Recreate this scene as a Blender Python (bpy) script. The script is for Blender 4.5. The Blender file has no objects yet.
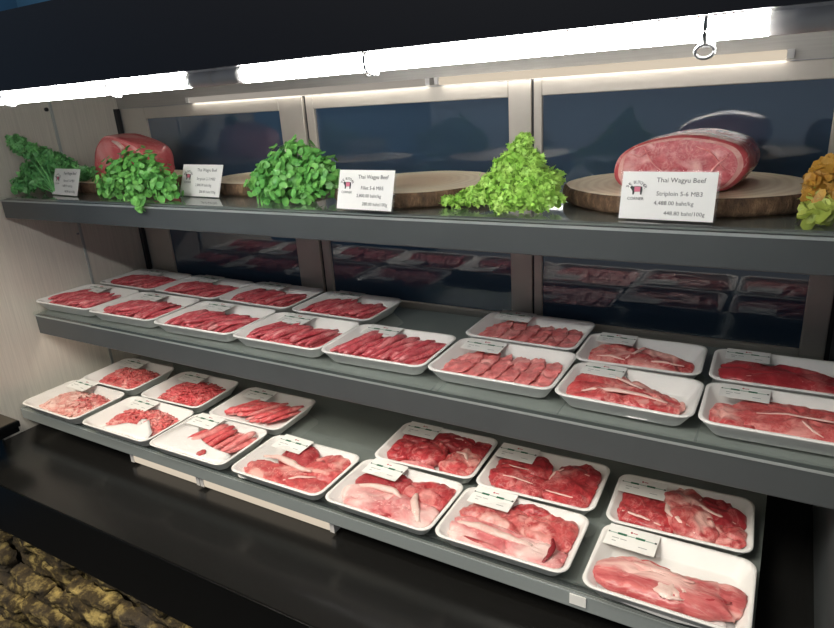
import bpy, math, random
from mathutils import Vector, Matrix, noise
random.seed(7)
SC = bpy.context.scene
COL = SC.collection
EYE = 1.5                      # height of the eye above the shop floor; z below is measured from it

# ------------------------------------------------------------------ helpers
class MB:
    def __init__(s):
        s.v, s.f, s.m, s.sm = [], [], [], []
    def add(s, vs, fs, mi=0, smooth=False):
        b = len(s.v)
        s.v.extend([tuple(p) for p in vs])
        for f in fs:
            s.f.append(tuple(i + b for i in f)); s.m.append(mi); s.sm.append(smooth)
        return b
    def box(s, x0, x1, y0, y1, z0, z1, mi=0):
        vs = [(x, y, z) for z in (z0, z1) for y in (y0, y1) for x in (x0, x1)]
        s.add(vs, [(0,2,3,1),(4,5,7,6),(0,1,5,4),(2,6,7,3),(0,4,6,2),(1,3,7,5)], mi)
        return s
    def tube(s, pts, r, n=8, mi=0, cap=True, smooth=True, flat=1.0):
        pts = [Vector(p) for p in pts]; k = len(pts); rings = []
        ref = Vector((0, 0, 1))
        for i, p in enumerate(pts):
            d = (pts[min(i+1, k-1)] - pts[max(i-1, 0)])
            d = d.normalized() if d.length > 1e-9 else Vector((1, 0, 0))
            a = d.cross(ref)
            if a.length < 1e-3: a = d.cross(Vector((0, 1, 0)))
            a.normalize(); b = a.cross(d).normalized()
            rr = r[i] if isinstance(r, (list, tuple)) else r
            rings.append([p + a*(rr*math.cos(2*math.pi*j/n)) + b*(rr*flat*math.sin(2*math.pi*j/n)) for j in range(n)])
        vs = [q for R in rings for q in R]
        fs = []
        for i in range(k-1):
            for j in range(n):
                fs.append((i*n+j, i*n+(j+1) % n, (i+1)*n+(j+1) % n, (i+1)*n+j))
        if cap:
            fs.append(tuple(range(n))[::-1]); fs.append(tuple((k-1)*n+j for j in range(n)))
        s.add(vs, fs, mi, smooth)
        return s
    def mesh(s, name):
        me = bpy.data.meshes.new(name)
        me.from_pydata(s.v, [], s.f)
        me.polygons.foreach_set('material_index', s.m)
        me.polygons.foreach_set('use_smooth', s.sm)
        me.update()
        return me

def link(o, parent=None):
    COL.objects.link(o)
    if parent is not None: o.parent = parent
    return o

def part(name, mb, mat, parent=None, bevel=0.0, local=False, seg=2):
    """one mesh object; mb is in eye-relative room coordinates unless local"""
    me = mb.mesh(name) if isinstance(mb, MB) else mb
    if not local:
        off = Vector((0, 0, EYE))
        p = parent
        while p is not None:
            off = off - p.location; p = p.parent
        me.transform(Matrix.Translation(off))
    me.materials.clear()
    for m in (mat if isinstance(mat, (list, tuple)) else [mat]): me.materials.append(m)
    o = bpy.data.objects.new(name, me)
    link(o, parent)
    if bevel:
        b = o.modifiers.new('bevel', 'BEVEL'); b.width = bevel; b.segments = seg; b.limit_method = 'ANGLE'
    return o

def thing(name, label, cat, loc, rotz=0.0, group=None):
    o = bpy.data.objects.new(name, None)
    o.empty_display_size = .05
    o.location = (loc[0], loc[1], loc[2] + EYE); o.rotation_euler = (0, 0, rotz)
    o['label'] = label; o['category'] = cat
    if group: o['group'] = group
    return link(o)

def structure(name, mb, mat):
    o = part(name, mb, mat); o['kind'] = 'structure'; return o

# ------------------------------------------------------------------ materials
def srgb(r, g, b):
    f = lambda c: (c/255/12.92) if c <= 10 else ((c/255+.055)/1.055)**2.4
    return (f(r), f(g), f(b), 1)

def base_mat(name):
    m = bpy.data.materials.new(name); m.use_nodes = True
    nt = m.node_tree; nt.nodes.clear()
    out = nt.nodes.new('ShaderNodeOutputMaterial')
    return m, nt, out

class N:
    """tiny node-building helper"""
    def __init__(s, nt): s.nt = nt
    def __call__(s, kind, ins=None, **props):
        n = s.nt.nodes.new('ShaderNode' + kind)
        for k, v in props.items(): setattr(n, k, v)
        for k, v in (ins or {}).items():
            if isinstance(v, bpy.types.NodeSocket): s.nt.links.new(v, n.inputs[k])
            else: n.inputs[k].default_value = v
        return n
    def ramp(s, fac, stops, interp='LINEAR'):
        n = s.nt.nodes.new('ShaderNodeValToRGB'); n.color_ramp.interpolation = interp
        e = n.color_ramp.elements
        while len(e) < len(stops): e.new(.5)
        for i, (p, c) in enumerate(stops): e[i].position = p; e[i].color = c
        s.nt.links.new(fac, n.inputs[0])
        return n.outputs[0]
    def mix(s, fac, a, b):
        n = s.nt.nodes.new('ShaderNodeMix'); n.data_type = 'RGBA'
        for idx, v in ((0, fac), (6, a), (7, b)):
            if isinstance(v, bpy.types.NodeSocket): s.nt.links.new(v, n.inputs[idx])
            else: n.inputs[idx].default_value = v
        return n.outputs[2]

def plain(name, col, rough=.5, metal=0.0, spec=.5, bump=0.0, bscale=80, vary=0.0, vscale=8, ior=1.5):
    m, nt, out = base_mat(name); n = N(nt)
    p = n('BsdfPrincipled', {'Roughness': rough, 'Metallic': metal, 'Specular IOR Level': spec, 'Base Color': col, 'IOR': ior})
    tc = n('TexCoord')
    if vary:
        nz = n('TexNoise', {'Vector': tc.outputs['Object'], 'Scale': vscale, 'Detail': 4.0})
        d = tuple(c*(1-vary) for c in col[:3]) + (1,); l = tuple(min(1, c*(1+vary)) for c in col[:3]) + (1,)
        nt.links.new(n.ramp(nz.outputs['Fac'], [(.3, d), (.7, l)]), p.inputs['Base Color'])
    if bump:
        nz = n('TexNoise', {'Vector': tc.outputs['Object'], 'Scale': bscale, 'Detail': 3.0})
        b = n('Bump', {'Strength': bump, 'Distance': .002, 'Height': nz.outputs['Fac']})
        nt.links.new(b.outputs[0], p.inputs['Normal'])
    nt.links.new(p.outputs[0], out.inputs[0])
    return m

def emit(name, col, strength):
    m, nt, out = base_mat(name); n = N(nt)
    e = n('Emission', {'Color': col, 'Strength': strength})
    nt.links.new(e.outputs[0], out.inputs[0]); return m

def brushed(name, col, rough, metal=.9, axis=(1.5, 60, 60)):
    m, nt, out = base_mat(name); n = N(nt)
    tc = n('TexCoord')
    mp = n('Mapping', {'Vector': tc.outputs['Object'], 'Scale': axis})
    nz = n('TexNoise', {'Vector': mp.outputs[0], 'Scale': 6.0, 'Detail': 4.0})
    r = n('MapRange', {'Value': nz.outputs['Fac'], 'To Min': rough-.06, 'To Max': rough+.08})
    d = tuple(c*.86 for c in col[:3]) + (1,)
    p = n('BsdfPrincipled', {'Base Color': n.ramp(nz.outputs['Fac'], [(.3, d), (.7, col)]), 'Metallic': metal, 'Roughness': r.outputs[0]})
    nt.links.new(p.outputs[0], out.inputs[0]); return m

def clear(name, tint, refl_rough=.02, extra=0.0, ior=1.45, bump=0.0, bscale=40):
    m, nt, out = base_mat(name); n = N(nt)
    t = n('BsdfTransparent', {'Color': tint})
    g = n('BsdfGlossy', {'Color': (1, 1, 1, 1), 'Roughness': refl_rough})
    fr = n('Fresnel', {'IOR': ior})
    if bump:
        tc = n('TexCoord')
        nz = n('TexNoise', {'Vector': tc.outputs['Object'], 'Scale': bscale, 'Detail': 2.5, 'Distortion': .6})
        b = n('Bump', {'Strength': bump, 'Distance': .01, 'Height': nz.outputs['Fac']})
        nt.links.new(b.outputs[0], g.inputs['Normal']); nt.links.new(b.outputs[0], fr.inputs['Normal'])
    ge = n('NewGeometry')
    front = n('Math', {0: 1.0, 1: ge.outputs['Backfacing']}, operation='SUBTRACT')
    fac0 = n('Math', {0: fr.outputs[0], 1: extra}, operation='ADD')
    fac = n('Math', {0: fac0.outputs[0], 1: front.outputs[0]}, operation='MULTIPLY')
    mx = n('MixShader', {0: fac.outputs[0], 1: t.outputs[0], 2: g.outputs[0]})
    nt.links.new(mx.outputs[0], out.inputs[0]); return m

def meat(name, dark, light, fat, scale=40, fat_amt=.3, vein=.035, stretch=(1, 1, 1), rough=.33, speck=0.0):
    """raw meat: mottled lean, thin fat veins and soft fat patches"""
    m, nt, out = base_mat(name); n = N(nt)
    tc = n('TexCoord'); oi = n('ObjectInfo')
    off = n('VectorMath', {0: tc.outputs['Object'], 1: (0, 0, 0)}, operation='ADD')
    sc3 = n('VectorMath', {0: oi.outputs['Random'], 'Scale': 3.7}, operation='SCALE')
    nt.links.new(sc3.outputs[0], off.inputs[1])
    mp = n('Mapping', {'Vector': off.outputs[0], 'Scale': stretch})
    v = mp.outputs[0]
    a = n('TexNoise', {'Vector': v, 'Scale': scale*1.6, 'Detail': 5.0, 'Roughness': .65})
    lean = n.ramp(a.outputs['Fac'], [(.32, dark), (.68, light)])
    b = n('TexNoise', {'Vector': v, 'Scale': scale, 'Detail': 5.0, 'Roughness': .6, 'Distortion': 1.4})
    ab = n('Math', {0: b.outputs['Fac'], 1: .5}, operation='SUBTRACT')
    ab2 = n('Math', {0: ab.outputs[0]}, operation='ABSOLUTE')
    veinm = n('MapRange', {'Value': ab2.outputs[0], 'From Min': 0.0, 'From Max': vein, 'To Min': 1.0, 'To Max': 0.0})
    c = n('TexNoise', {'Vector': v, 'Scale': scale*.45, 'Detail': 4.0, 'Distortion': .8})
    patch = n('MapRange', {'Value': c.outputs['Fac'], 'From Min': .62-fat_amt*.35, 'From Max': .78-fat_amt*.35})
    gate = n('MapRange', {'Value': c.outputs['Fac'], 'From Min': .35, 'From Max': .6, 'To Max': .75})
    vg = n('Math', {0: veinm.outputs[0], 1: gate.outputs[0]}, operation='MULTIPLY')
    mask = n('Math', {0: vg.outputs[0], 1: patch.outputs[0]}, operation='MAXIMUM')
    col = n.mix(mask.outputs[0], lean, fat)
    bp = n('Bump', {'Strength': .6, 'Distance': .002, 'Height': a.outputs['Fac']})
    p = n('BsdfPrincipled', {'Base Color': col, 'Roughness': rough, 'Specular IOR Level': .45, 'Normal': bp.outputs[0]})
    nt.links.new(p.outputs[0], out.inputs[0]); return m

M = {}
M['steel'] = brushed('brushed stainless steel', (.50, .47, .43, 1), .38, .75)
M['steel_wall'] = brushed('stainless wall sheet', (.74, .70, .62, 1), .45, .15, (60, 60, 1.5))
M['frame'] = plain('warm grey window frame', (.50, .46, .41, 1), .40, .2, vary=.1)
M['gasket'] = plain('dark gasket', (.012, .014, .018, 1), .5)
M['pane'] = plain('navy glass', (.046, .080, .130, 1), .03, 0, .9, ior=1.7)
M['canopy'] = plain('black canopy enamel', (.0035, .0048, .0085, 1), .38, 0, .16)
M['lining'] = brushed('steel lining', (.42, .40, .37, 1), .40, .3)
M['rail'] = plain('dark grey rail', (.080, .088, .090, 1), .42, .1, vary=.06)
M['pan'] = plain('grey shelf pan', (.29, .30, .29, 1), .40, .1, vary=.08)
M['lip'] = plain('pale metal and rail highlight', (.42, .45, .44, 1), .3, .3)  # pale metal; on the shelf rails it paints a highlight
M['glass'] = clear('shelf glass', (.94, .965, .955, 1), .02, .03, 1.5)
M['glass_edge'] = plain('green glass edge', (.001, .022, .019, 1), .2, 0, .25)
M['deck'] = plain('polished black deck', (.011, .011, .0105, 1), .20, 0, .5, bump=.05, bscale=600, vary=.35, vscale=300)
M['black'] = plain('black gloss trim', (.002, .0025, .003, 1), .35, 0, .18)
M['boxtop'] = plain('dark brown lid', (.055, .047, .035, 1), .5)
M['tube'] = emit('lit tube', (1.0, .985, .95, 1), 58.0)
M['strip'] = emit('dim cream light strip', (1.0, .85, .66, 1), .62)
M['strip_grey'] = emit('dim strip diffuser', (1.0, .90, .78, 1), .30)
M['lens'] = emit('strip lamp lens', (1.0, .95, .86, 1), 7.0)
M['warm'] = emit('warm shelf lamp', (1.0, .90, .74, 1), 5.0)
M['cap'] = plain('grey plastic', (.75, .73, .71, 1), .4, vary=.1)
M['clip'] = plain('pale clip plastic', (.30, .30, .30, 1), .35)
M['foam'] = plain('white foam', (.80, .79, .765, 1), .55, bump=.1, bscale=500)
M['paper'] = plain('white label paper', (.82, .82, .79, 1), .5)
M['pad'] = plain('white pad and film glare', (.86, .85, .84, 1), .7, bump=.3, bscale=200)  # real pads, and white sheets painted as film glare
M['pad_grey'] = plain('grey soaked pad', (.50, .50, .50, 1), .6)
M['ink'] = plain('dark ink', (.03, .035, .035, 1), .6)
M['ink_soft'] = plain('soft grey ink', (.36, .37, .37, 1), .6)
M['ink_green'] = plain('green ink', (.01, .12, .06, 1), .6)
M['ink_pale'] = plain('pale green ink', (.30, .42, .36, 1), .6)
M['ink_red'] = plain('red ink', (.45, .05, .07, 1), .6)
M['pink'] = plain('pink ink', (.62, .16, .24, 1), .6)
M['film'] = clear('cling film', (.985, .985, .985, 1), .10, .015, 1.35, .35, 38)
M['frost'] = plain('frosted grey price channel', (.24, .27, .27, 1), .25, 0, .5)
M['acrylic'] = clear('clear acrylic', (.95, .97, .97, 1), .22, .0, 1.3)


M['lean'] = meat('red lean beef', (.25, .014, .022, 1), (.54, .062, .068, 1), (.72, .30, .28, 1), 40, .15, .04)
M['lean_dark'] = meat('dark red lean beef', (.27, .018, .026, 1), (.45, .05, .06, 1), (.62, .26, .24, 1), 26, .10, .022)
M['strip_meat'] = meat('beef strip meat', (.36, .032, .048, 1), (.64, .115, .135, 1), (.74, .31, .31, 1), 60, .20, .045)
M['slice_meat'] = meat('pink marbled slice', (.58, .115, .12, 1), (.82, .26, .25, 1), (.84, .42, .39, 1), 48, .28, .05)
M['mince'] = meat('beef mince', (.44, .045, .052, 1), (.74, .17, .16, 1), (.82, .44, .40, 1), 70, .25, .05)
M['mince_red'] = meat('bright red beef shreds', (.52, .040, .052, 1), (.78, .14, .145, 1), (.82, .36, .33, 1), 70, .12, .03)
M['mince_hazed'] = meat('mince paled by film haze', (.66, .22, .19, 1), (.80, .40, .35, 1), (.84, .60, .54, 1), 60, .45, .06)  # paleness is film haze put into the mince colour
M['steak'] = meat('marbled steak', (.36, .028, .036, 1), (.62, .105, .105, 1), (.80, .43, .38, 1), 46, .26, .06)
M['marbled'] = meat('heavily marbled beef', (.34, .032, .04, 1), (.60, .115, .11, 1), (.80, .46, .41, 1), 60, .42, .09)
M['coarse'] = meat('coarse grained beef', (.40, .045, .05, 1), (.60, .125, .12, 1), (.70, .29, .26, 1), 95, .26, .06)
M['fatty'] = meat('fatty pale beef', (.50, .075, .09, 1), (.74, .26, .26, 1), (.86, .64, .60, 1), 26, .48, .10)
M['fat'] = meat('creamy fat', (.76, .52, .46, 1), (.84, .66, .60, 1), (.72, .36, .33, 1), 30, .1, .03)
M['shank'] = meat('pink shank', (.42, .06, .07, 1), (.66, .19, .18, 1), (.80, .54, .49, 1), 30, .34, .06, (.35, 1.6, 1.6))
M['cut'] = meat('wagyu cut face', (.40, .045, .06, 1), (.60, .15, .16, 1), (.78, .42, .40, 1), 70, .30, .05)
M['fat_rim'] = meat('roast fat rim', (.66, .27, .25, 1), (.80, .46, .41, 1), (.84, .62, .56, 1), 30, .3, .05, rough=.22)
M['roast'] = meat('roast outside', (.42, .05, .06, 1), (.60, .12, .13, 1), (.78, .40, .37, 1), 22, .14, .03, rough=.22)
M['vein'] = plain('white seam of fat', (.80, .56, .50, 1), .35)
M['gash'] = plain('dark red seam', (.22, .012, .02, 1), .4)

M['roast_pink'] = meat('smooth pink roast', (.60, .10, .115, 1), (.74, .19, .19, 1), (.82, .42, .40, 1), 14, .18, .015, rough=.25)
def leafmat(name, a, b):
    m, nt, out = base_mat(name); n = N(nt)
    tc = n('TexCoord')
    nz = n('TexNoise', {'Vector': tc.outputs['Object'], 'Scale': 55.0, 'Detail': 3.0})
    p = n('BsdfPrincipled', {'Base Color': n.ramp(nz.outputs['Fac'], [(.3, a), (.7, b)]), 'Roughness': .4})
    nt.links.new(p.outputs[0], out.inputs[0]); return m
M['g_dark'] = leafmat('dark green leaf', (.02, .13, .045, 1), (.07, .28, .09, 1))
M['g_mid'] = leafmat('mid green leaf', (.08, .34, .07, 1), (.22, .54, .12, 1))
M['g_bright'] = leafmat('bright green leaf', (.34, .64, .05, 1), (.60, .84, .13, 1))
M['g_lime'] = leafmat('lime green leaf', (.28, .60, .07, 1), (.52, .80, .18, 1))
M['g_soft'] = leafmat('soft green leaf', (.10, .36, .10, 1), (.24, .55, .16, 1))
M['g_kale'] = leafmat('curly green leaf', (.08, .30, .10, 1), (.20, .52, .17, 1))
M['g_kale2'] = leafmat('light curly leaf', (.16, .46, .13, 1), (.30, .60, .20, 1))
M['amber'] = leafmat('amber leaf', (.42, .20, .03, 1), (.62, .36, .06, 1))
M['olive'] = leafmat('yellow green leaf', (.28, .36, .05, 1), (.48, .55, .12, 1))

def wood_face():
    m, nt, out = base_mat('cut wood rings'); n = N(nt)
    tc = n('TexCoord')
    ln = n('VectorMath', {0: tc.outputs['Object']}, operation='LENGTH')
    nz = n('TexNoise', {'Vector': tc.outputs['Object'], 'Scale': 14.0, 'Detail': 3.0})
    w = n('TexWave', {'Vector': tc.outputs['Object'], 'Scale': 22.0, 'Distortion': 2.2, 'Detail': 3.0, 'Detail Scale': 1.2}, wave_type='RINGS', rings_direction='Z')
    heart = n('MapRange', {'Value': ln.outputs['Value'], 'From Min': .045, 'From Max': .105})
    hn = n('Math', {0: heart.outputs[0], 1: nz.outputs['Fac']}, operation='MULTIPLY_ADD'); hn.inputs[2].default_value = -.12
    hc = n.ramp(heart.outputs[0], [(0, (.66, .48, .31, 1)), (.5, (.82, .65, .45, 1)), (1, (.94, .82, .62, 1))])
    c2 = n.mix(n.ramp(w.outputs['Fac'], [(.2, (.0, .0, .0, 1)), (.9, (.25, .25, .25, 1))]), hc, (.60, .43, .27, 1))
    p = n('BsdfPrincipled', {'Base Color': c2, 'Roughness': .55})
    nt.links.new(p.outputs[0], out.inputs[0]); return m
M['wood'] = wood_face()
def bark():
    m, nt, out = base_mat('rough bark'); n = N(nt)
    tc = n('TexCoord')
    mp = n('Mapping', {'Vector': tc.outputs['Object'], 'Scale': (1, 1, .35)})
    nz = n('TexNoise', {'Vector': mp.outputs[0], 'Scale': 70.0, 'Detail': 5.0, 'Roughness': .7})
    col = n.ramp(nz.outputs['Fac'], [(.3, (.035, .02, .012, 1)), (.52, (.13, .075, .04, 1)), (.72, (.32, .20, .11, 1))])
    b = n('Bump', {'Strength': 1.0, 'Distance': .006, 'Height': nz.outputs['Fac']})
    p = n('BsdfPrincipled', {'Base Color': col, 'Roughness': .85, 'Normal': b.outputs[0]})
    nt.links.new(p.outputs[0], out.inputs[0]); return m
M['bark'] = bark()
def stone():
    m, nt, out = base_mat('split face stone'); n = N(nt)
    tc = n('TexCoord')
    a = n('TexNoise', {'Vector': tc.outputs['Object'], 'Scale': 26.0, 'Detail': 8.0, 'Roughness': .7})
    b = n('TexNoise', {'Vector': tc.outputs['Object'], 'Scale': 5.0, 'Detail': 3.0})
    c1 = n.ramp(a.outputs['Fac'], [(.34, (.014, .010, .006, 1)), (.5, (.10, .07, .026, 1)), (.64, (.62, .47, .16, 1))])
    c2 = n.mix(n.ramp(b.outputs['Fac'], [(.42, (0, 0, 0, 1)), (.62, (.6, .6, .6, 1))]), c1, (.075, .06, .045, 1))
    bp = n('Bump', {'Strength': 1.0, 'Distance': .02, 'Height': a.outputs['Fac']})
    p = n('BsdfPrincipled', {'Base Color': c2, 'Roughness': .8, 'Normal': bp.outputs[0]})
    nt.links.new(p.outputs[0], out.inputs[0]); return m
M['stone'] = stone()
M['wall_blue'] = plain('dim blue wall', (.02, .09, .20, 1), .7, vary=.2, vscale=3)
M['wall_beige'] = plain('beige wall', (.42, .37, .29, 1), .7)
M['floor'] = plain('dark floor', (.06, .055, .05, 1), .4)

# ------------------------------------------------------------------ camera
R = ((0.864341918421059, 0.11297575657070243, -0.4900505346262575),
     (0.4987980386185148, -0.31685940977815497, 0.8067221523581475),
     (-0.06413707765813803, -0.9417200182975388, -0.33022695590632406))
cam = bpy.data.cameras.new('camera'); co = bpy.data.objects.new('camera', cam); COL.objects.link(co)
co.matrix_world = Matrix(((R[0][0], -R[0][1], -R[0][2], 0), (R[1][0], -R[1][1], -R[1][2], 0), (R[2][0], -R[2][1], -R[2][2], EYE), (0, 0, 0, 1)))
cam.sensor_width = 36; cam.lens = 633.3/834*36; cam.clip_start = .02
SC.camera = co

# ------------------------------------------------------------------ room
structure('floor', MB().box(-2.7, 2.2, -2.5, 1.6, -1.56, -1.5), M['floor'])
structure('wall_back', MB().box(-2.7, 2.2, 1.6, 1.66, -1.5, 1.2), M['wall_blue'])
structure('wall_left', MB().box(-2.76, -2.7, -2.5, 1.66, -1.5, 1.2), M['wall_blue'])

# ------------------------------------------------------------------ the case
XL, XR = -1.645, .140
DZ = -.76
case = thing('display_case', 'long chilled meat display case with black canopy and stainless steel interior', 'display case', (-.78, .9, -1.5))
c = MB()
c.box(-2.3, .62, .42, .4235, .0306, .108)
c.box(-2.3, .62, .4235, 1.25, .095, .108)
part('canopy', c, M['canopy'], case)
part('ceiling_panel', MB().box(XL, .45, .450, 1.195, .058, .066), M['lining'], case)
part('header_panel', MB().box(XL, XR, 1.186, 1.202, .0085, .057), M['lining'], case)
lp = part('end_panel', MB().box(XL-.012, XL, .668, 1.20, DZ, .057), M['steel_wall'], case)
s = MB().box(XL, XL+.004, .991, .997, -.757, .055)
part('seam_strip', s, M['lip'], lp)
s = MB().tube([(XL, .982, .018), (XL+.004, .982, .018)], .005, 10)
part('rivet', s, M['gasket'], lp)
s = MB().tube([(XL, .985, -.30), (XL+.003, .985, -.30)], .003, 10)
part('rivet', s, M['clip'], lp)
part('corner_trim', MB().box(XL, XL+.012, 1.170, 1.182, -.478, .0085), M['gasket'], case)
part('end_panel', MB().box(XR, XR+.012, .72, 1.20, DZ, .057), M['rail'], case)
bk = MB().box(XL, XR, 1.19, 1.202, DZ, -.478); bk.box(.086, XR, 1.186, 1.2, -.478, .01)
part('back_panel', bk, M['rail'], case)
for (x0, x1, bl, br, dy) in ((-1.632, -.985, .099, .072, 0), (-.979, -.440, .022, .046, .004), (-.434, .078, .016, .037, 0)):
    y0 = 1.182 + dy
    fr = MB()
    fr.box(x0, x0+bl, y0, y0+.014, -.476, .008)
    fr.box(x1-br, x1, y0, y0+.014, -.476, .008)
    fr.box(x0+bl, x1-br, y0, y0+.014, -.021, .008)
    fr.box(x0+bl, x1-br, y0, y0+.014, -.476, -.458)
    f = part('sliding_window', fr, M['frame'], case, .0015)
    part('glass_pane', MB().box(x0+bl, x1-br, y0+.007, y0+.012, -.458, -.021), M['pane'], f)
for (x0, x1) in ((-.985, -.979), (-.440, -.434), (.078, .086)):
    part('window_gasket', MB().box(x0, x1, 1.19, 1.198, -.476, .008), M['gasket'], case)
part('end_post', MB().box(.098, XR-.001, .70, 1.185, DZ, -.535), M['rail'], case)
part('deck', MB().box(-2.3, .62, .552, 1.202, DZ-.02, DZ), M['deck'], case)
part('front_trim', MB().box(-2.3, .62, .548, .5515, -.898, DZ+.0003), M['black'], case, .001)
# stone veneer below the trim: courses of split-face stones, one mesh
st = MB(); rnd = random.Random(3)
st.box(-2.3, .62, .60, .66, -1.5, -.9)
z = -.896; row = 0
while z > -1.48:
    h = rnd.uniform(.024, .052); x = -2.3 - rnd.uniform(0, .1)
    while x < .6:
        w = rnd.uniform(.09, .26); d = rnd.uniform(.0, .045); nx, nz_ = 14, 6
        vs, fs = [], []
        for i in range(nx+1):
            for j in range(nz_+1):
                u, v = i/nx, j/nz_
                e = min(u, 1-u, v, 1-v)
                px = x + w*u + (rnd.uniform(-.002, .002) if 0 < u < 1 else 0); pz = z - h*v + (rnd.uniform(-.0015, .0015) if 0 < v < 1 else 0)
                yy = .596 - d - (.012 if e > 0 else 0) + .014*noise.noise(Vector((px*14, pz*20, row))) + .009*noise.noise(Vector((px*45, pz*60, row)))
                if e == 0: yy += .022
                vs.append((px, yy, pz))
        for i in range(nx):
            for j in range(nz_):
                a = i*(nz_+1)+j
                fs.append((a, a+1, a+nz_+2, a+nz_+1))
        st.add(vs, fs, 0, True)
        x += w + .003
    z -= h + .003; row += 1
part('stone_base', st, M['stone'], case)

# ------------------------------------------------------------------ shelves
def shelf(label, yf, ztop, zr0, zr1, joint, x0=-1.636, x1=.134, yb=1.178):
    t = thing('display_shelf', label, 'shelf', (-.78, 1.0, ztop-.006), group='shelves of the meat case')
    part('shelf_pan', MB().box(x0, x1, yf+.014, yb, ztop-.022, ztop-.0062), M['pan'], t)
    part('price_rail', MB().box(x0, x1, yf, yf+.012, zr0, zr1), M['rail'], t, .002)
    part('rail_highlight', MB().box(x0, x1, yf-.0012, yf-.0002, zr1-.0035, zr1+.0004), M['lip'], t)  # painted highlight along the top front edge of the rail
    for a, b, dy in ((x0, joint-.001, 0.0), (joint+.001, x1, .002)):
        g = MB(); g.box(a, b, yf-.003+dy, yb, ztop-.006, ztop)
        g.m = [0, 0, 1, 1, 1, 1]
        part('glass_panel', g, [M['glass'], M['glass_edge']], t)
    return t
shelf('top glass shelf with grey front rail carrying wooden slabs and greens', .812, -.172, -.2235, -.1795, -.428)
shelf('middle glass shelf with grey front rail carrying white meat trays', .817, -.465, -.5235, -.4725, -.468)
t3 = shelf('lowest glass shelf just above the black deck, holding white meat trays', .727, -.687, -.7225, -.6935, -.444, x1=.022)
g = MB()
g.box(-1.636, .022, .7205, .7240, -.7205, -.6935)
part('rail_cover', g, M['frost'], t3, .0012)
part('rail_tag', MB().box(-.212, -.188, .7185, .7203, -.712, -.695), M['paper'], t3)

# ------------------------------------------------------------------ lamps
K = .75
TY, TZ, TR = .45, .0245, .0070
def tube_light(label, xa, xb, caps, clips):
    t = thing('tube_light', label, 'lamp', ((xa+xb)/2, TY, TZ+.02), group='lit tubes under the canopy')
    part('tube', MB().tube([(xa, TY, TZ), (xb, TY, TZ)], TR, 20), M['tube'], t)
    for a, b, r in caps:
        m_ = MB()
        n_ = 5
        pts = [(a + (b-a)*i/n_, TY, TZ) for i in range(n_+1)]
        m_.tube(pts, [r*(1.0 if i % 2 else .96) for i in range(n_+1)], 20)
        m_.box(min(a, b), max(a, b), TY-.004, TY+.004, TZ, TZ+.0335)
        part('end_cap', m_, M['cap'], t)
    for x in clips:
        m_ = MB()
        pts = [(x, TY+.0083*math.cos(a), TZ+.0083*math.sin(a)) for a in [math.pi*.62+i*math.pi*1.76/14 for i in range(15)]]
        m_.tube(pts, .0014, 6, flat=1.0)
        m_.tube([(x, TY, TZ+.0085), (x, TY, TZ+.0335)], .002, 6)
        m_.tube([(x-.005, TY+.004, TZ-.009), (x+.005, TY+.004, TZ-.009)], .0017, 6)
        if x == clips[-1] and x > -.2:
            m_.tube([(x+.0055*math.cos(a), TY-.002, TZ-.0125+.0040*math.sin(a)) for a in [i*math.pi/7 for i in range(15)]], .0012, 6)
        part('clip', m_, M['clip'], t)
    return t
tube_light('glowing tube lamp under the left half of the black canopy', -1.20, -.677*K, [(-.6765*K, -.631*K, .0072), (-1.215, -1.2005, .0072)], [-1.10*K, -.834*K])
t = tube_light('glowing tube lamp under the right half of the black canopy', -.582*K, -.030*K, [(-.5825*K, -.630*K, .0070), (-.0295*K, .075, .0072)], [-.402*K, -.074*K])
def strip_light(label, x0, x1, y0, y1, z0, z1, mat, grp, hang=None, lens=False):
    t = thing('strip_light', label, 'lamp', ((x0+x1)/2, (y0+y1)/2, z0), group=grp)
    part('diffuser', MB().box(x0, x1, y0, y1, z0, z1), mat, t, .002)
    e = MB(); e.box(x0-.010, x0-.0002, y0-.001, y1+.001, z0-.0005, z1+.0005)
    part('end_cap', e, M['cap'], t)
    e = MB(); e.box(x1+.0002, x1+.010, y0-.001, y1+.001, z0-.0005, z1+.0005)
    part('end_cap', e, M['cap'], t)
    if lens:
        part('lens', MB().box(x0, x1, y0+.0015, y1-.0015, z0-.0003, z0-.0001), M['lens'], t)
        part('lip', MB().box(x0, x1, y0-.0004, y0+.0011, z0-.0022, z0+.0004), mat, t)
    if hang:
        part('bracket', MB().box(x0-.010, x1+.010, (y0+y1)/2-.006, (y0+y1)/2+.006, z1+.0005, hang), M['gasket'], t)
strip_light('beige strip lamp on the steel header above the left sliding window', -1.34, -.655, 1.170, 1.186, .012, .0235, M['strip_grey'], 'strip lamps on the header', lens=True)
strip_light('brighter cream strip lamp on the steel header above the right windows', -.625, -.030, 1.170, 1.186, .012, .0245, M['strip'], 'strip lamps on the header', lens=True)
strip_light('short cream strip lamp under the lowest shelf, left one', -1.223, -1.018, .735, .752, -.752, -.734, M['strip'], 'strip lamps under the lowest shelf', hang=-.7235)
strip_light('longer cream strip lamp under the lowest shelf, right one', -.996, -.664, .735, .752, -.752, -.734, M['strip'], 'strip lamps under the lowest shelf', hang=-.7235)

ul = thing('shelf_lamp', 'slim warm lamp fixed under the middle shelf above the lowest row of trays', 'lamp', (-.78, .846, -.4872))
part('housing', MB().box(-1.60, .02, .834, .858, -.4935, -.4872), M['cap'], ul)
part('diffuser', MB().box(-1.59, .01, .838, .854, -.4965, -.4936), M['warm'], ul)

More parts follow.
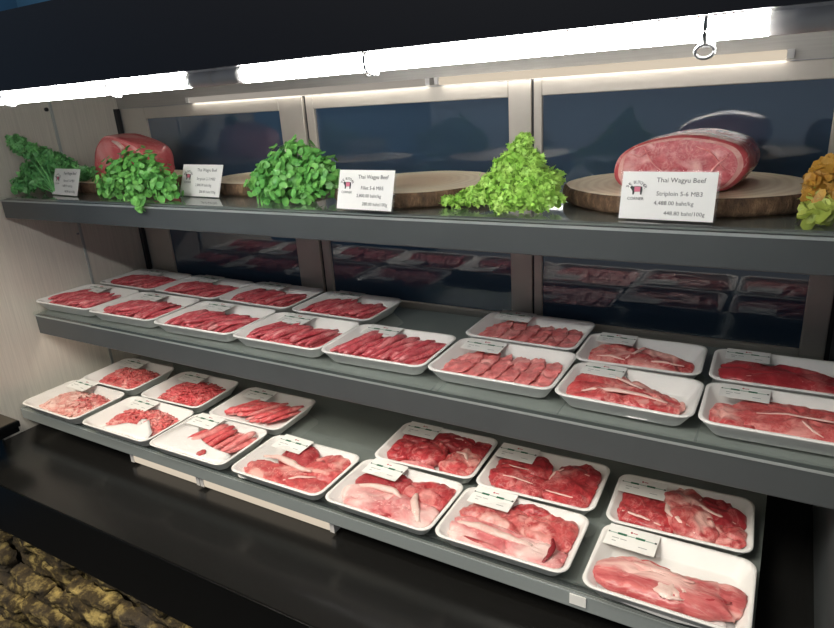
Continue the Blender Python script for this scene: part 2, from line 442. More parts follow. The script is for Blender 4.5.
# black ledge reaching in at the far left
lg = thing('counter_ledge', 'black ledge with brown top reaching in front of the left end panel', 'ledge', (-2.0, .58, DZ))
part('support', MB().box(-2.25, -1.95, .50, .655, DZ, -.700), M['black'], lg)
part('slab', MB().box(-2.28, -1.518, .46, .660, -.687, -.671), M['black'], lg, .003)
part('lower_slab', MB().box(-2.28, -1.522, .463, .657, -.700, -.688), M['black'], lg, .003)
part('top_sheet', MB().box(-2.275, -1.522, .465, .657, -.671, -.6695), M['boxtop'], lg, .0006)

# ------------------------------------------------------------------ shape tools for meat
def catmull(pts, per=8):
    n_ = len(pts); out = []
    for i in range(n_):
        p0, p1, p2, p3 = [Vector(pts[(i+k-1) % n_]) for k in range(4)]
        for k in range(per):
            t_ = k/per
            out.append(.5*((2*p1)+(-p0+p2)*t_+(2*p0-5*p1+4*p2-p3)*t_*t_+(-p0+3*p1-3*p2+p3)*t_**3))
    return out

def blob(outline, z0, h, seed=0, amp=.003, freq=45, tilt=(0, 0), edge=.45, per=8, rings=12, crown=2.4, mi=0, mb=None, edgewave=.0022, crease=.0032):
    """a piece of meat: soft closed outline, bulging flank and domed lumpy top"""
    pts = catmull([Vector((x, y, 0)) for x, y in outline], per)
    n_ = len(pts); c_ = sum(pts, Vector())/n_
    if edgewave:
        pts = [p + (p-c_).normalized()*edgewave*(noise.noise(Vector((p.x*70, p.y*70, seed*1.7)))+.6*noise.noise(Vector((p.x*160, p.y*160, seed*1.7)))) for p in pts]
    mb = mb or MB(); vs, fs = [], []
    prof = [(.90, 0.0), (.985, edge*.45), (1.0, edge*.8)]
    for i in range(1, rings):
        r = math.cos(i/rings*math.pi/2)
        prof.append((r, edge + (1-edge)*(1-r**crown)**(1/crown)*1.0 if True else 0))
    for k, (r, zz) in enumerate(prof):
        for i, p in enumerate(pts):
            q = c_ + (p-c_)*r
            nz_ = noise.noise(Vector((q.x*freq, q.y*freq, seed*3.1))) + .5*noise.noise(Vector((q.x*freq*2.3, q.y*freq*2.3, seed*3.1+9)))
            cr = abs(noise.noise(Vector((q.x*freq*.55+seed, q.y*freq*.75, seed*.7+4)))) + .25*abs(noise.noise(Vector((q.x*freq*1.9, q.y*freq*1.9, seed))))
            dip = crease*max(0.0, 1-cr/.16)
            lift = tilt[0]*(q.x-c_.x) + tilt[1]*(q.y-c_.y)
            zq = z0 + h*zz + ((amp*nz_ - dip) if k > 1 else 0) + lift
            vs.append((q.x, q.y, max(zq, z0*.6)))
    vs.append((c_.x, c_.y, z0+h+amp*noise.noise(Vector((c_.x*freq, c_.y*freq, seed*3.1)))))
    K = len(prof)
    for k in range(K-1):
        for i in range(n_):
            j = (i+1) % n_
            fs.append((k*n_+i, k*n_+j, (k+1)*n_+j, (k+1)*n_+i))
    for i in range(n_): fs.append(((K-1)*n_+i, (K-1)*n_+(i+1) % n_, K*n_))
    fs.append(tuple(range(n_))[::-1])
    mb.add(vs, fs, mi, True)
    return mb

def ribbon_tube(mb, x, y, z, ang, length, r, rnd, mi=0, seg=5, n=6, flat=.6, bend=.2, droop=0.0):
    pts = []; a = ang - bend*.5
    px, py = x - math.cos(ang)*length/2, y - math.sin(ang)*length/2
    for i in range(seg+1):
        u = i/seg
        pts.append((px, py, z + droop*(1-(2*u-1)**2) + rnd.uniform(-.0006, .0006)))
        a += bend/seg + rnd.uniform(-.09, .09)
        px += math.cos(a)*length/seg; py += math.sin(a)*length/seg
    rr = [r*(.55 if i in (0, seg) else rnd.uniform(.85, 1.15)) for i in range(seg+1)]
    mb.tube(pts, rr, n, mi, flat=flat)

# ------------------------------------------------------------------ trays
def rrect(w, l, r, n=5):
    pts = []
    for cx, cy, a0 in ((w/2-r, l/2-r, 0), (-w/2+r, l/2-r, 90), (-w/2+r, -l/2+r, 180), (w/2-r, -l/2+r, 270)):
        for i in range(n+1):
            a = math.radians(a0 + 90*i/n)
            pts.append((cx+r*math.cos(a), cy+r*math.sin(a)))
    return pts
TH = .027
def foam_tray(W, L):
    mb = MB(); prof = [(.020, 0.0), (.017, .0012), (.0035, .0215), (.0006, .0245), (0.0, .0258), (.0009, .0270), (.0045, .0270), (.0065, .0258), (.0195, .0048), (.023, .0034)]
    vs, fs = [], []
    for ins, z in prof:
        w, l = W-2*ins, L-2*ins
        r = max(.0205-ins*.35, .010)
        vs += [(x, y, z) for x, y in rrect(w, l, r)]
    n_ = 24; K = len(prof)
    for k in range(K-1):
        for i in range(n_):
            j = (i+1) % n_
            fs.append((k*n_+i, k*n_+j, (k+1)*n_+j, (k+1)*n_+i))
    fs.append(tuple(range(n_))[::-1]); fs.append(tuple((K-1)*n_+i for i in range(n_)))
    mb.add(vs, fs, 0, True)
    return mb.mesh('foam_tray')

LBL = {}
def price_label(t, W, L, u, v, w=.072, l=.042, rot=0.0, z=TH+.0006, tiltx=-.10):
    if 'm' not in LBL:
        LBL['m'] = MB().box(-.036, .036, -.021, .021, 0, .0006).mesh('price_label')
        b = MB(); b.box(-.034, .034, .0035, .0050, .0006, .0009); LBL['line'] = b.mesh('stripe')
        LBL['green'] = MB().box(-.021, -.008, .0024, .0062, .0009, .0012).mesh('stripe')
        LBL['green2'] = MB().box(.005, .018, .0024, .0062, .0009, .0012).mesh('stripe')
        LBL['tick'] = MB().box(.0315, .0345, .0028, .0058, .0009, .0012).mesh('tick_mark')
        LBL['tick2'] = MB().box(-.0345, -.0325, .0030, .0056, .0009, .0012).mesh('tick_mark')
        b = MB(); b.tube([(-.003, .0125, .0006), (-.003, .0125, .0010)], .0017, 8); b.box(-.0005, .0055, .0118, .0130, .0006, .0009); LBL['red'] = b.mesh('emblem')
        b = MB()
        for x0, x1, y in ((-.027, -.017, -.006), (-.015, -.006, -.006), (-.026, -.020, -.012), (.012, .024, -.012)): b.box(x0, x1, y, y+.0012, .0006, .0009)
        LBL['soft'] = b.mesh('print_line')
        for k, mm in (('m', 'paper'), ('line', 'ink_pale'), ('green', 'ink_green'), ('green2', 'ink_green'), ('tick', 'ink'), ('tick2', 'ink'), ('red', 'ink_red'), ('soft', 'ink_soft')):
            LBL[k].materials.append(M[mm])
    o = bpy.data.objects.new('price_label', LBL['m']); link(o, t)
    o.location = ((u-.5)*W, (v-.5)*L, z); o.rotation_euler = (-tiltx*0.0 + .04, 0, rot); o.scale = (w/.072, l/.042, 1)
    for k, nm in (('line', 'stripe'), ('green', 'stripe'), ('green2', 'stripe'), ('tick', 'tick_mark'), ('tick2', 'tick_mark'), ('red', 'emblem'), ('soft', 'print_line')):
        link(bpy.data.objects.new(nm, LBL[k]), o)
    return o

def film(t, W, L, bulge=.006, seed=0):
    mb = MB(); nx, ny = 18, 14; vs, fs = [], []
    for i in range(nx+1):
        for j in range(ny+1):
            u, v = i/nx*2-1, j/ny*2-1
            # squircle map keeps the film inside the rounded rim
            x = u*math.sqrt(max(0, 1-v*v*.10)); y = v*math.sqrt(max(0, 1-u*u*.10))
            e = (1-u*u)*(1-v*v)
            vs.append((x*(W/2-.003), y*(L/2-.003), TH+.0007+bulge*min(1, e*1.6)+.0014*e*noise.noise(Vector((u*2.2, v*2.2, seed)))))
    for i in range(nx):
        for j in range(ny):
            a = i*(ny+1)+j; fs.append((a, a+ny+1, a+ny+2, a+1))
    mb.add(vs, fs, 0, True)
    return part('plastic_film', mb, M['film'], t, local=True)

SPOT = {  # tray centres, size, from the shelf plan (metres)
 'A1': (-1.532, .905, .218, .158), 'A2': (-1.308, .905, .222, .158), 'A3': (-1.072, .906, .232, .158), 'A4': (-.840, .907, .222, .154), 'A5': (-.618, .910, .218, .152),
 'A6': (-.392, .913, .220, .152), 'A7': (-.179, .893, .196, .128), 'A8': (.0245, .893, .202, .132),
 'B1': (-1.520, 1.072, .224, .146), 'B2': (-1.290, 1.073, .226, .148), 'B3': (-1.062, 1.078, .220, .152), 'B4': (-.834, 1.074, .212, .150), 'B6': (-.402, 1.074, .216, .146),
 'B7': (-.190, 1.032, .197, .128), 'B8': (.021, 1.034, .202, .126),
 'C1': (-1.500, .786, .222, .148), 'C2': (-1.252, .787, .226, .148), 'C3': (-1.022, .789, .220, .147), 'C4': (-.781, .790, .221, .146), 'C5': (-.553, .791, .216, .145),
 'C6': (-.330, .793, .219, .144), 'C7': (-.090, .791, .215, .150),
 'D1': (-1.500, .945, .206, .150), 'D2': (-1.258, .945, .204, .152), 'D3': (-1.010, .943, .212, .150), 'D5': (-.553, .950, .212, .150), 'D6': (-.332, .948, .213, .146), 'D7': (-.099, .946, .213, .142)}
ROT = {'A1': 1, 'A2': 1.5, 'A3': 1.5, 'A4': .8, 'A5': 1.7, 'A6': .5, 'A7': -.8, 'A8': 1.0, 'B1': 0, 'B2': -1, 'B3': -.5, 'B4': 0, 'B6': -.3, 'B7': 1.4, 'B8': 1.2,
       'C1': 0, 'C2': .6, 'C3': 1.0, 'C4': .5, 'C5': 0, 'C6': 1.0, 'C7': .4, 'D1': 1.3, 'D2': 2.2, 'D3': 1.8, 'D5': 2.6, 'D6': 2.0, 'D7': 2.4}
LABEL = {
 'A1': 'white foam tray of dull red beef strips touching the end panel, front of middle shelf',
 'A2': 'white foam tray of beef strips, second from the end panel, front row of middle shelf',
 'A3': 'white foam tray of beef strips, third from the end panel, front row of middle shelf',
 'A4': 'white foam tray of beef strips, fourth from the end panel, front row of middle shelf',
 'A5': 'white foam tray of neat diagonal beef strips with bare shelf glass behind it',
 'A6': 'white foam tray of overlapping pink marbled beef slices, front row of middle shelf',
 'A7': 'small white foam tray of folded steak with white fat edge, front of middle shelf',
 'A8': 'white foam tray of coarse grained long beef piece, front right of middle shelf',
 'B1': 'white foam tray of beef strips in the back left corner of middle shelf',
 'B2': 'white foam tray of straight beef strips, second from end panel, back row of middle shelf',
 'B3': 'white foam tray of beef strips, third from the end panel, back row of middle shelf',
 'B4': 'white foam tray of greyish beef strips, last of the strips in the back row',
 'B6': 'white foam tray of pink beef slices pushed against the window, back of middle shelf',
 'B7': 'small white foam tray of folded red steak pieces, back row of middle shelf',
 'B8': 'white foam tray of smooth dark red tapering fillet, back right of middle shelf',
 'C1': 'white foam tray of mince paled by film haze at the front left corner of the lowest shelf',
 'C2': 'white foam tray of mince with white film glare over its front edge',
 'C3': 'white foam tray half covered by a large white sheet of film glare, pink strips behind',
 'C4': 'white foam tray of two beef pieces split by a white band of fat',
 'C5': 'white foam tray of fatty pale beef beside the tray with white fat band',
 'C6': 'white foam tray of fatty pink beef with a dark curved slit, front of lowest shelf',
 'C7': 'white foam tray with one long pink shank on a grey pad, nearest right',
 'D1': 'white foam tray of chopped red mince in the back left of the lowest shelf',
 'D2': 'white foam tray of bright red shredded beef, back row of the lowest shelf',
 'D3': 'white foam tray of long orange pink beef strips, back row of the lowest shelf',
 'D5': 'white foam tray of several dark red beef chunks, back row of the lowest shelf',
 'D6': 'white foam tray of two large bright red beef pieces, back row of lowest shelf',
 'D7': 'white foam tray of a big marbled folded beef piece beside a darker lean one'}
LPOS = {'A1': (.38, .84), 'A2': (.38, .84), 'A3': (.36, .84), 'A4': (.36, .82), 'A5': (.33, .84), 'A6': (.29, .83), 'A7': (.29, .84), 'A8': (.29, .82), 'B1': (.40, .86), 'B2': (.36, .86), 'B3': (.36, .85), 'B4': (.36, .86),
        'B6': (.30, .86), 'B7': (.29, .86), 'B8': (.28, .84), 'C1': (.36, .86), 'C2': (.34, .84), 'C3': (.31, .80), 'C4': (.34, .82), 'C5': (.32, .82), 'C6': (.30, .83), 'C7': (.25, .83), 'D1': (.34, .86), 'D2': (.34, .85), 'D3': (.30, .84),
        'D5': (.27, .85), 'D6': (.24, .80), 'D7': (.24, .78)}

STRIPS = {}
def rough_strip(rnd, length, r, flat, bend, hump, seed):
    """ragged hand-cut strip of beef lying along y"""
    mb = MB(); seg, n_ = 12, 9; vs, fs = [], []
    for i in range(seg+1):
        u = i/seg; y = (u-.5)*length; x = bend*(4*(u-.5)**2-.5)*.01
        e = min(1.0, (math.sin(math.pi*min(max(u, .03), .97))*2.4)**.6)
        for j in range(n_):
            a = 2*math.pi*j/n_
            k = 1 + .38*noise.noise(Vector((math.cos(a)*1.1, math.sin(a)*1.1+y*45, seed*5.3))) + .2*noise.noise(Vector((math.cos(a)*2.5, y*130, seed*2.1+math.sin(a)*2.5)))
            vs.append((x+r*e*k*math.cos(a), y+.003*noise.noise(Vector((j*1.3, seed, i*.2))), hump*(1-(2*u-1)**2)+r*flat*e*k*math.sin(a)))
    for i in range(seg):
        for j in range(n_):
            fs.append((i*n_+j, i*n_+(j+1) % n_, (i+1)*n_+(j+1) % n_, (i+1)*n_+j))
    fs.append(tuple(range(n_))[::-1]); fs.append(tuple(seg*n_+j for j in range(n_)))
    mb.add(vs, fs, 0, True); return mb
def strip_variants(kind, mats, r0, r1, l0, l1, flat, cnt=8):
    STRIPS[kind] = []
    for k in range(cnt):
        rnd = random.Random(40+k)
        me = rough_strip(rnd, rnd.uniform(l0, l1), rnd.uniform(r0, r1), flat, rnd.uniform(-.6, .6), rnd.uniform(.001, .004), k+len(kind)).mesh('beef_strip')
        me.materials.append(M[mats[k % len(mats)]]); STRIPS[kind].append(me)
strip_variants('thin', ['strip_meat'], .0046, .0062, .082, .104, .8)
strip_variants('thick', ['strip_meat'], .0066, .0084, .092, .108, .8)
strip_variants('pink', ['mince_red', 'mince_red', 'slice_meat'], .0078, .0098, .084, .104, .55)
strip_variants('pale', ['slice_meat', 'slice_meat', 'mince_red'], .0078, .0094, .080, .096, .6)

def fill_strips(t, W, L, n_, seed, kind='thin', lean=.35, x0=.15, x1=.88, yo=-.012, mess=.15, layers=2, bed=True, scx=1.0):
    rnd = random.Random(seed)
    if bed:
        P_ = uv(W, L, [(x0-.04, .22), (.35, .16), (.65, .16), (x1+.01, .20), (x1+.03, .50), (x1-.02, .74), (.6, .80), (.35, .80), (x0+.02, .70), (x0-.05, .45)])
        part('beef_bed', keep_inside(blob(P_, .004, .0125, seed, .003, 80, edgewave=.005), W, L), M['strip_meat'], t, local=True)
    for layer in range(layers):
        k = n_ if layer == 0 else int(n_*.85)
        for i in range(k):
            u = x0 + (x1-x0)*(i+.5)/k
            o = bpy.data.objects.new('beef_strip', rnd.choice(STRIPS[kind])); link(o, t)
            o.location = ((u-.5)*W + rnd.uniform(-.003, .003), yo + rnd.uniform(-.007, .007), .0125 + layer*.0075 + rnd.uniform(0, .004))
            o.rotation_euler = (rnd.uniform(-.09, .09), rnd.uniform(-.5, .5), -lean + rnd.uniform(-mess, mess))
            o.scale = (scx*rnd.uniform(.85, 1.3), rnd.uniform(.90, 1.10)*(L/.152), rnd.uniform(.9, 1.3))

def fill_mince(t, W, L, mat, n_, seed, rx, ry, cx=0, cy=0, r=.0026, length=.024, h=.024, name='minced_beef'):
    rnd = random.Random(seed); mb = MB()
    out = [(cx+rx*.92*math.cos(a)*(1+.1*math.sin(3*a+seed)), cy+ry*.92*math.sin(a)) for a in [i*math.pi/5 for i in range(10)]]
    blob(out, .004, h*.62, seed, .002, 60, mb=mb)
    for i in range(n_):
        a = rnd.uniform(0, 2*math.pi); q = math.sqrt(rnd.random())
        sx = (abs(math.cos(a))**.75)*math.copysign(1, math.cos(a)); sy = (abs(math.sin(a))**.75)*math.copysign(1, math.sin(a))
        x, y = cx+rx*q*sx, cy+ry*q*sy
        z = .005 + (h-.006)*(1-q**3.0)*rnd.uniform(.75, 1.0) * (1+.25*noise.noise(Vector((x*30, y*30, seed))))
        ribbon_tube(mb, x, y, z, rnd.uniform(0, math.pi), length*rnd.uniform(.6, 1.2), r*rnd.uniform(.8, 1.25), rnd, 0, 4, 6, .9, rnd.uniform(-1.6, 1.6), rnd.uniform(0, .002))
    o = part(name, keep_inside(mb, W, L), mat, t, local=True); o['kind'] = 'stuff'
    return o

def keep_inside(mb, W, L):
    """press the meat against the sloping foam walls instead of letting it pass through them"""
    out = []
    for x, y, z in mb.v:
        ins = .0205 - (min(max(z, .0048), .0258)-.0048)/.021*.0125
        hx, hy, rc = W/2-ins, L/2-ins, .017
        x = max(-hx, min(hx, x)); y = max(-hy, min(hy, y))
        dx, dy = abs(x)-(hx-rc), abs(y)-(hy-rc)
        if dx > 0 and dy > 0:
            d = math.hypot(dx, dy)
            if d > rc:
                x = math.copysign(hx-rc+dx*rc/d, x); y = math.copysign(hy-rc+dy*rc/d, y)
        out.append((x, y, max(z, .0052)))
    mb.v = out
    return mb
def uv(W, L, pts): return [((u-.5)*W, (v-.5)*L) for u, v in pts]

def piece(t, W, L, name, pts, z0, h, mat, seed, amp=.003, freq=45, tilt=(0, 0), edge=.45, crown=2.4, label=None, edgewave=.0042, crease=.0065, grow=1.09):
    pts = [(.5+(u-.5)*grow, .48+(v-.48)*grow) for u, v in pts]; amp *= 1.35
    o = part(name, keep_inside(blob(uv(W, L, pts), z0, h, seed, amp, freq, tilt, edge, crown=crown, edgewave=edgewave, crease=crease), W, L), mat, t, local=True)
    if label: o['label'] = label
    return o

def seam(t, W, L, pts, z, r, mat, name='fat_seam', flat=.5):
    cp = [Vector(((u-.5)*W, (v-.5)*L, zz)) for u, v, zz in pts]
    out = []
    for i in range(len(cp)-1):
        for k in range(5):
            out.append(cp[i].lerp(cp[i+1], k/5))
    out.append(cp[-1])
    out = [p + Vector((0, .0015*noise.noise(p*60), .0006*noise.noise(p*90))) for p in out]
    rr = [r*(.35+.65*math.sin(math.pi*(i+.5)/len(out)))*(1+.3*noise.noise(p*80)) for i, p in enumerate(out)]
    return part(name, keep_inside(MB().tube(out, rr, 8, flat=flat), W, L), mat, t, local=True)

def pad(t, W, L, pts, z, mat, name='pad_and_glare', wave=.0015, lift=0.0):
    """thin sheet with a little thickness and a gentle wave"""
    P = catmull([Vector((x, y, 0)) for x, y in uv(W, L, pts)], 4); c_ = sum(P, Vector())/len(P)
    mb = MB(); n_ = len(P); vs, fs = [], []
    rr = (1, .75, .5, .25)
    for top in (1, 0):
        for r in rr:
            for p in P:
                q = c_+(p-c_)*r
                vs.append((q.x, q.y, z + (.0016 if top else 0) + wave*noise.noise(Vector((q.x*22, q.y*22, 4))) + lift*(q.y-c_.y)))
    off = n_*4
    for k in range(3):
        for i in range(n_):
            j = (i+1) % n_
            fs.append((k*n_+i, k*n_+j, (k+1)*n_+j, (k+1)*n_+i)); fs.append((off+k*n_+j, off+k*n_+i, off+(k+1)*n_+i, off+(k+1)*n_+j))
    for i in range(n_):
        j = (i+1) % n_; fs.append((i, off+i, off+j, j))
    fs.append(tuple(3*n_+i for i in range(n_))); fs.append(tuple(off+3*n_+i for i in range(n_))[::-1])
    mb.add(vs, fs, 0, True)
    return part(name, mb, mat, t, local=True)

for key, (cx, cy, W, L) in SPOT.items():
    up = key[0] in 'AB'
    W, L = W*1.008, L*1.012
    if not up: cx, cy, W, L = cx*.988, cy*.988, W*.988, L*.988
    t = thing('meat_tray', LABEL[key], 'meat tray', (cx, cy, -.465 if up else -.687), math.radians(ROT[key]),
              'meat trays on the middle shelf' if up else 'meat trays on the lowest shelf')
    me = foam_tray(W, L)
    part('foam_tray', me, M['foam'], t, local=True)
    sd = sum(map(ord, key))
    P = lambda *a, **k: piece(t, W, L, *a, **k)
    S = lambda *a, **k: seam(t, W, L, *a, **k)
    if key in ('A1', 'A2', 'A3', 'A4', 'B1', 'B2', 'B3', 'B4'):
        mess = {'A1': .3, 'A2': .25, 'A3': .25}.get(key, .12)
        x0 = {'A1': .17, 'A2': .18}.get(key, .16)
        fill_strips(t, W, L, 15, sd, 'thin', lean=.30, x0=x0-.01, x1=.88, yo=-.012, mess=mess+.08)
    elif key == 'A5':
        fill_strips(t, W, L, 10, sd, 'thick', lean=.42, x0=.15, x1=.88, yo=-.006, mess=.06)
    elif key in ('A6', 'B6'):
        rnd = random.Random(sd); n_ = 6
        P('beef_bed', [(.12, .24), (.4, .16), (.8, .17), (.88, .4), (.84, .66), (.5, .76), (.2, .70)], .004, .010, M['slice_meat'], sd)
        for i in range(n_):
            u = .20 + .122*i; w = .118
            pts = [(u-w*1.05, .25+rnd.uniform(-.03, .03)), (u-w*.5, .13), (u+w*.85, .14), (u+w*.98, .46), (u+w*.85, .66+rnd.uniform(-.04, .05)), (u+w*.35, .87+rnd.uniform(-.07, .03)), (u-w*.15, .80), (u-w*.75, .70), (u-w*1.1, .5)]
            P('beef_slice', pts, .0125, .0055, M['slice_meat'], sd+i, .0030, 60, (.17, -.05), .6, edgewave=.005, crease=.003, grow=1.05)
    elif key == 'A7':
        pad(t, W, L, [(.50, .12), (.86, .14), (.90, .30), (.80, .36), (.5, .3)], .006, M['pad'], wave=.006)
        P('steak', [(.10, .36), (.12, .20), (.32, .17), (.52, .22), (.74, .20), (.86, .33), (.84, .50), (.66, .66), (.45, .82), (.22, .84), (.11, .66)], .005, .021, M['steak'], sd, .004, 40, (-.04, .02))
        P('steak', [(.55, .30), (.70, .22), (.86, .32), (.87, .46), (.70, .62), (.55, .60)], .010, .014, M['steak'], sd+1, .003, 45, (-.05, 0))
        S([(.16, .26, .021), (.28, .30, .027), (.44, .33, .0285), (.62, .36, .026), (.80, .34, .022)], 0, .0042, M['vein'])
        S([(.30, .76, .026), (.48, .58, .029), (.60, .48, .028)], 0, .0028, M['vein'])
    elif key == 'B7':
        P('steak', [(.14, .28), (.30, .18), (.52, .22), (.58, .42), (.46, .72), (.30, .84), (.18, .76), (.10, .50)], .005, .019, M['steak'], sd, .004, 40)
        P('steak', [(.42, .24), (.62, .17), (.84, .20), (.90, .42), (.82, .60), (.60, .70), (.45, .66)], .007, .019, M['steak'], sd+1, .004, 40, (-.05, 0))
        S([(.40, .30, .023), (.47, .48, .027), (.52, .64, .026)], 0, .003, M['vein'])
        S([(.55, .26, .025), (.70, .28, .026), (.86, .30, .022)], 0, .003, M['vein'])
        S([(.16, .30, .021), (.28, .30, .024), (.40, .26, .022)], 0, .0028, M['vein'])
    elif key == 'A8':
        P('beef_piece', [(.20, .26), (.45, .20), (.72, .20), (.93, .24), (.95, .50), (.88, .72), (.62, .78), (.36, .80), (.22, .62)], .005, .022, M['coarse'], sd, .003, 60)
        P('beef_piece', [(.09, .22), (.20, .12), (.34, .16), (.36, .34), (.28, .52), (.14, .60), (.08, .42)], .005, .019, M['steak'], sd+1, .003, 45, label='pinker folded end')
        S([(.34, .40, .026), (.52, .44, .029), (.74, .42, .029), (.90, .40, .026)], 0, .002, M['vein'])
        S([(.60, .36, .028), (.66, .24, .024), (.72, .20, .020)], 0, .002, M['vein'])
    elif key == 'B8':
        P('beef_fillet', [(.10, .30), (.30, .20), (.58, .16), (.80, .15), (.95, .16), (.96, .32), (.84, .56), (.66, .74), (.40, .78), (.18, .74), (.09, .54)], .005, .023, M['lean_dark'], sd, .002, 30)
        S([(.22, .28, .022), (.42, .30, .026), (.62, .27, .026)], 0, .0014, M['vein'])
    elif key == 'C1':
        fill_mince(t, W, L, M['mince_hazed'], 330, sd, W*.40, L*.38, .002, -.004, .0027, .024, .028)  # film haze painted into the colour of the paler mince
        o = fill_mince(t, W, L, M['mince'], 150, sd+3, W*.21, L*.30, W*.18, .006, .0027, .022, .0295); o['label'] = 'redder right half'
        film(t, W, L, .004, 2.0)
    elif key == 'D1':
        fill_mince(t, W, L, M['mince'], 460, sd, W*.40, L*.38, .004, -.004, .0027, .022, .029)
    elif key == 'D2':
        fill_mince(t, W, L, M['mince_red'], 520, sd, W*.39, L*.38, .004, -.002, .0022, .032, .029, 'shredded_beef')
    elif key == 'C2':
        fill_mince(t, W, L, M['mince'], 430, sd, W*.39, L*.37, .004, .004, .0027, .022, .0275)
        pad(t, W, L, [(.34, .05), (.65, .04), (.95, .06), (.93, .22), (.80, .36), (.66, .50), (.58, .46), (.69, .34), (.52, .30), (.44, .17)], .0262, M['pad'], wave=.002)  # white sheet cut to the shape of glare on the wrap
    elif key == 'D3':
        fill_strips(t, W, L, 8, sd, 'pink', lean=.62, x0=.20, x1=.84, yo=-.004, mess=.10, layers=2, bed=False)
    elif key == 'C3':
        fill_strips(t, W, L, 8, sd, 'pale', lean=.28, x0=.30, x1=.87, yo=.010, mess=.07, layers=2, bed=False)
        pad(t, W, L, [(.04, .10), (.06, .62), (.20, .74), (.32, .52), (.52, .38), (.78, .28), (.95, .26), (.95, .06), (.60, .04), (.25, .04)], .0255, M['pad'], wave=.002)  # white sheet stands in for lamp glare on the film
        P('meat_scrap', [(.62, .12), (.68, .11), (.70, .17), (.66, .24), (.62, .19)], .0285, .0015, M['lean'], sd, .0003)
        film(t, W, L, .005, 1.0)
    elif key == 'C4':
        pad(t, W, L, [(.05, .10), (.05, .45), (.14, .62), (.36, .60), (.40, .48), (.25, .3), (.2, .12)], .006, M['pad'])  # white sheet built in place of a film reflection
        P('beef_piece', [(.30, .52), (.42, .46), (.60, .50), (.62, .72), (.52, .90), (.40, .92), (.30, .74)], .006, .025, M['lean_dark'], sd, .003, 40)
        P('beef_piece', [(.58, .50), (.70, .36), (.88, .40), (.93, .62), (.88, .86), (.72, .90), (.60, .72)], .006, .022, M['steak'], sd+1, .004, 40)
        P('beef_piece', [(.08, .24), (.28, .12), (.55, .09), (.82, .10), (.90, .30), (.80, .46), (.55, .46), (.30, .46), (.12, .40)], .006, .020, M['steak'], sd+2, .003, 35)
        S([(.12, .52, .019), (.30, .52, .026), (.46, .46, .028), (.60, .42, .026), (.72, .42, .026)], 0, .0075, M['fat'], 'fat_band', .6)
        S([(.55, .14, .022), (.66, .24, .027), (.80, .36, .024)], 0, .003, M['vein'])
        film(t, W, L, .006, 3.0)
    elif key == 'C5':
        P('beef_piece', [(.10, .30), (.28, .12), (.55, .08), (.80, .09), (.92, .28), (.88, .48), (.62, .54), (.34, .52), (.14, .50)], .005, .022, M['fatty'], sd, .004, 35)
        P('beef_piece', [(.12, .52), (.34, .48), (.52, .54), (.56, .76), (.44, .90), (.26, .88), (.14, .72)], .005, .022, M['lean_dark'], sd+1, .004, 40)
        P('beef_piece', [(.54, .54), (.74, .44), (.92, .54), (.93, .76), (.84, .90), (.64, .90), (.54, .76)], .005, .021, M['lean'], sd+2, .004, 40)
        S([(.12, .46, .020), (.30, .50, .026), (.50, .50, .027), (.60, .42, .027)], 0, .007, M['fat'], 'fat_band', .6)
        S([(.68, .58, .026), (.72, .42, .029), (.80, .26, .026), (.86, .16, .022)], 0, .0075, M['fat'], 'fat_band', .6)
        P('beef_piece', [(.52, .10), (.66, .09), (.68, .16), (.58, .18)], .016, .007, M['lean'], sd+4, .001)
        film(t, W, L, .006, 4.0)
    elif key == 'C6':
        P('beef_piece', [(.08, .26), (.25, .10), (.55, .07), (.85, .08), (.93, .24), (.88, .44), (.60, .44), (.30, .52), (.10, .48)], .005, .021, M['fatty'], sd, .003, 35)
        P('beef_piece', [(.09, .52), (.28, .46), (.55, .46), (.64, .62), (.54, .78), (.30, .84), (.12, .74)], .005, .021, M['marbled'], sd+1, .004, 40)
        P('beef_piece', [(.58, .50), (.74, .40), (.91, .44), (.93, .64), (.86, .86), (.68, .86), (.56, .76)], .005, .024, M['steak'], sd+2, .004, 40)
        P('beef_piece', [(.42, .78), (.62, .74), (.74, .84), (.64, .93), (.46, .93)], .006, .021, M['lean'], sd+3, .003, 40)
        S([(.10, .36, .020), (.28, .34, .026), (.48, .30, .027), (.70, .28, .026)], 0, .008, M['fat'], 'fat_band', .5)
        S([(.82, .44, .030), (.85, .32, .0315), (.845, .20, .029), (.82, .10, .024)], 0, .0045, M['gash'], 'dark_slit', .5)
        S([(.22, .16, .022), (.40, .12, .024), (.55, .10, .021)], 0, .004, M['lean'], 'lean_streak', .5)
        film(t, W, L, .006, 5.0)
    elif key == 'C7':
        pad(t, W, L, [(.06, .22), (.06, .48), (.30, .52), (.60, .45), (.86, .32), (.90, .14), (.60, .07), (.2, .1)], .0055, M['pad_grey'])
        pad(t, W, L, [(.52, .12), (.84, .12), (.82, .26), (.56, .24)], .0082, M['pad'])
        P('shank', [(.06, .30), (.14, .18), (.34, .14), (.58, .13), (.80, .20), (.90, .30), (.93, .46), (.88, .56), (.70, .54), (.48, .54), (.26, .56), (.12, .46)], .009, .026, M['shank'], sd, .003, 30)
        S([(.12, .40, .026), (.30, .44, .0325), (.50, .42, .0345), (.66, .40, .034)], 0, .0045, M['fat'], 'fat_band', .5)
        P('silver_skin', [(.46, .18), (.58, .16), (.62, .26), (.54, .36), (.44, .30)], .031, .0042, M['fat'], sd+2, .001)
        S([(.22, .60, .014), (.34, .58, .021), (.5, .56, .023)], 0, .006, M['steak'], 'meat_flap', .6)
        S([(.66, .24, .030), (.78, .27, .032), (.88, .33, .029)], 0, .003, M['lean_dark'], 'dark_seam', .5)
    elif key == 'D5':
        P('beef_chunk', [(.08, .40), (.14, .20), (.28, .22), (.34, .40), (.28, .56), (.12, .60)], .005, .022, M['lean'], sd, .004, 45)
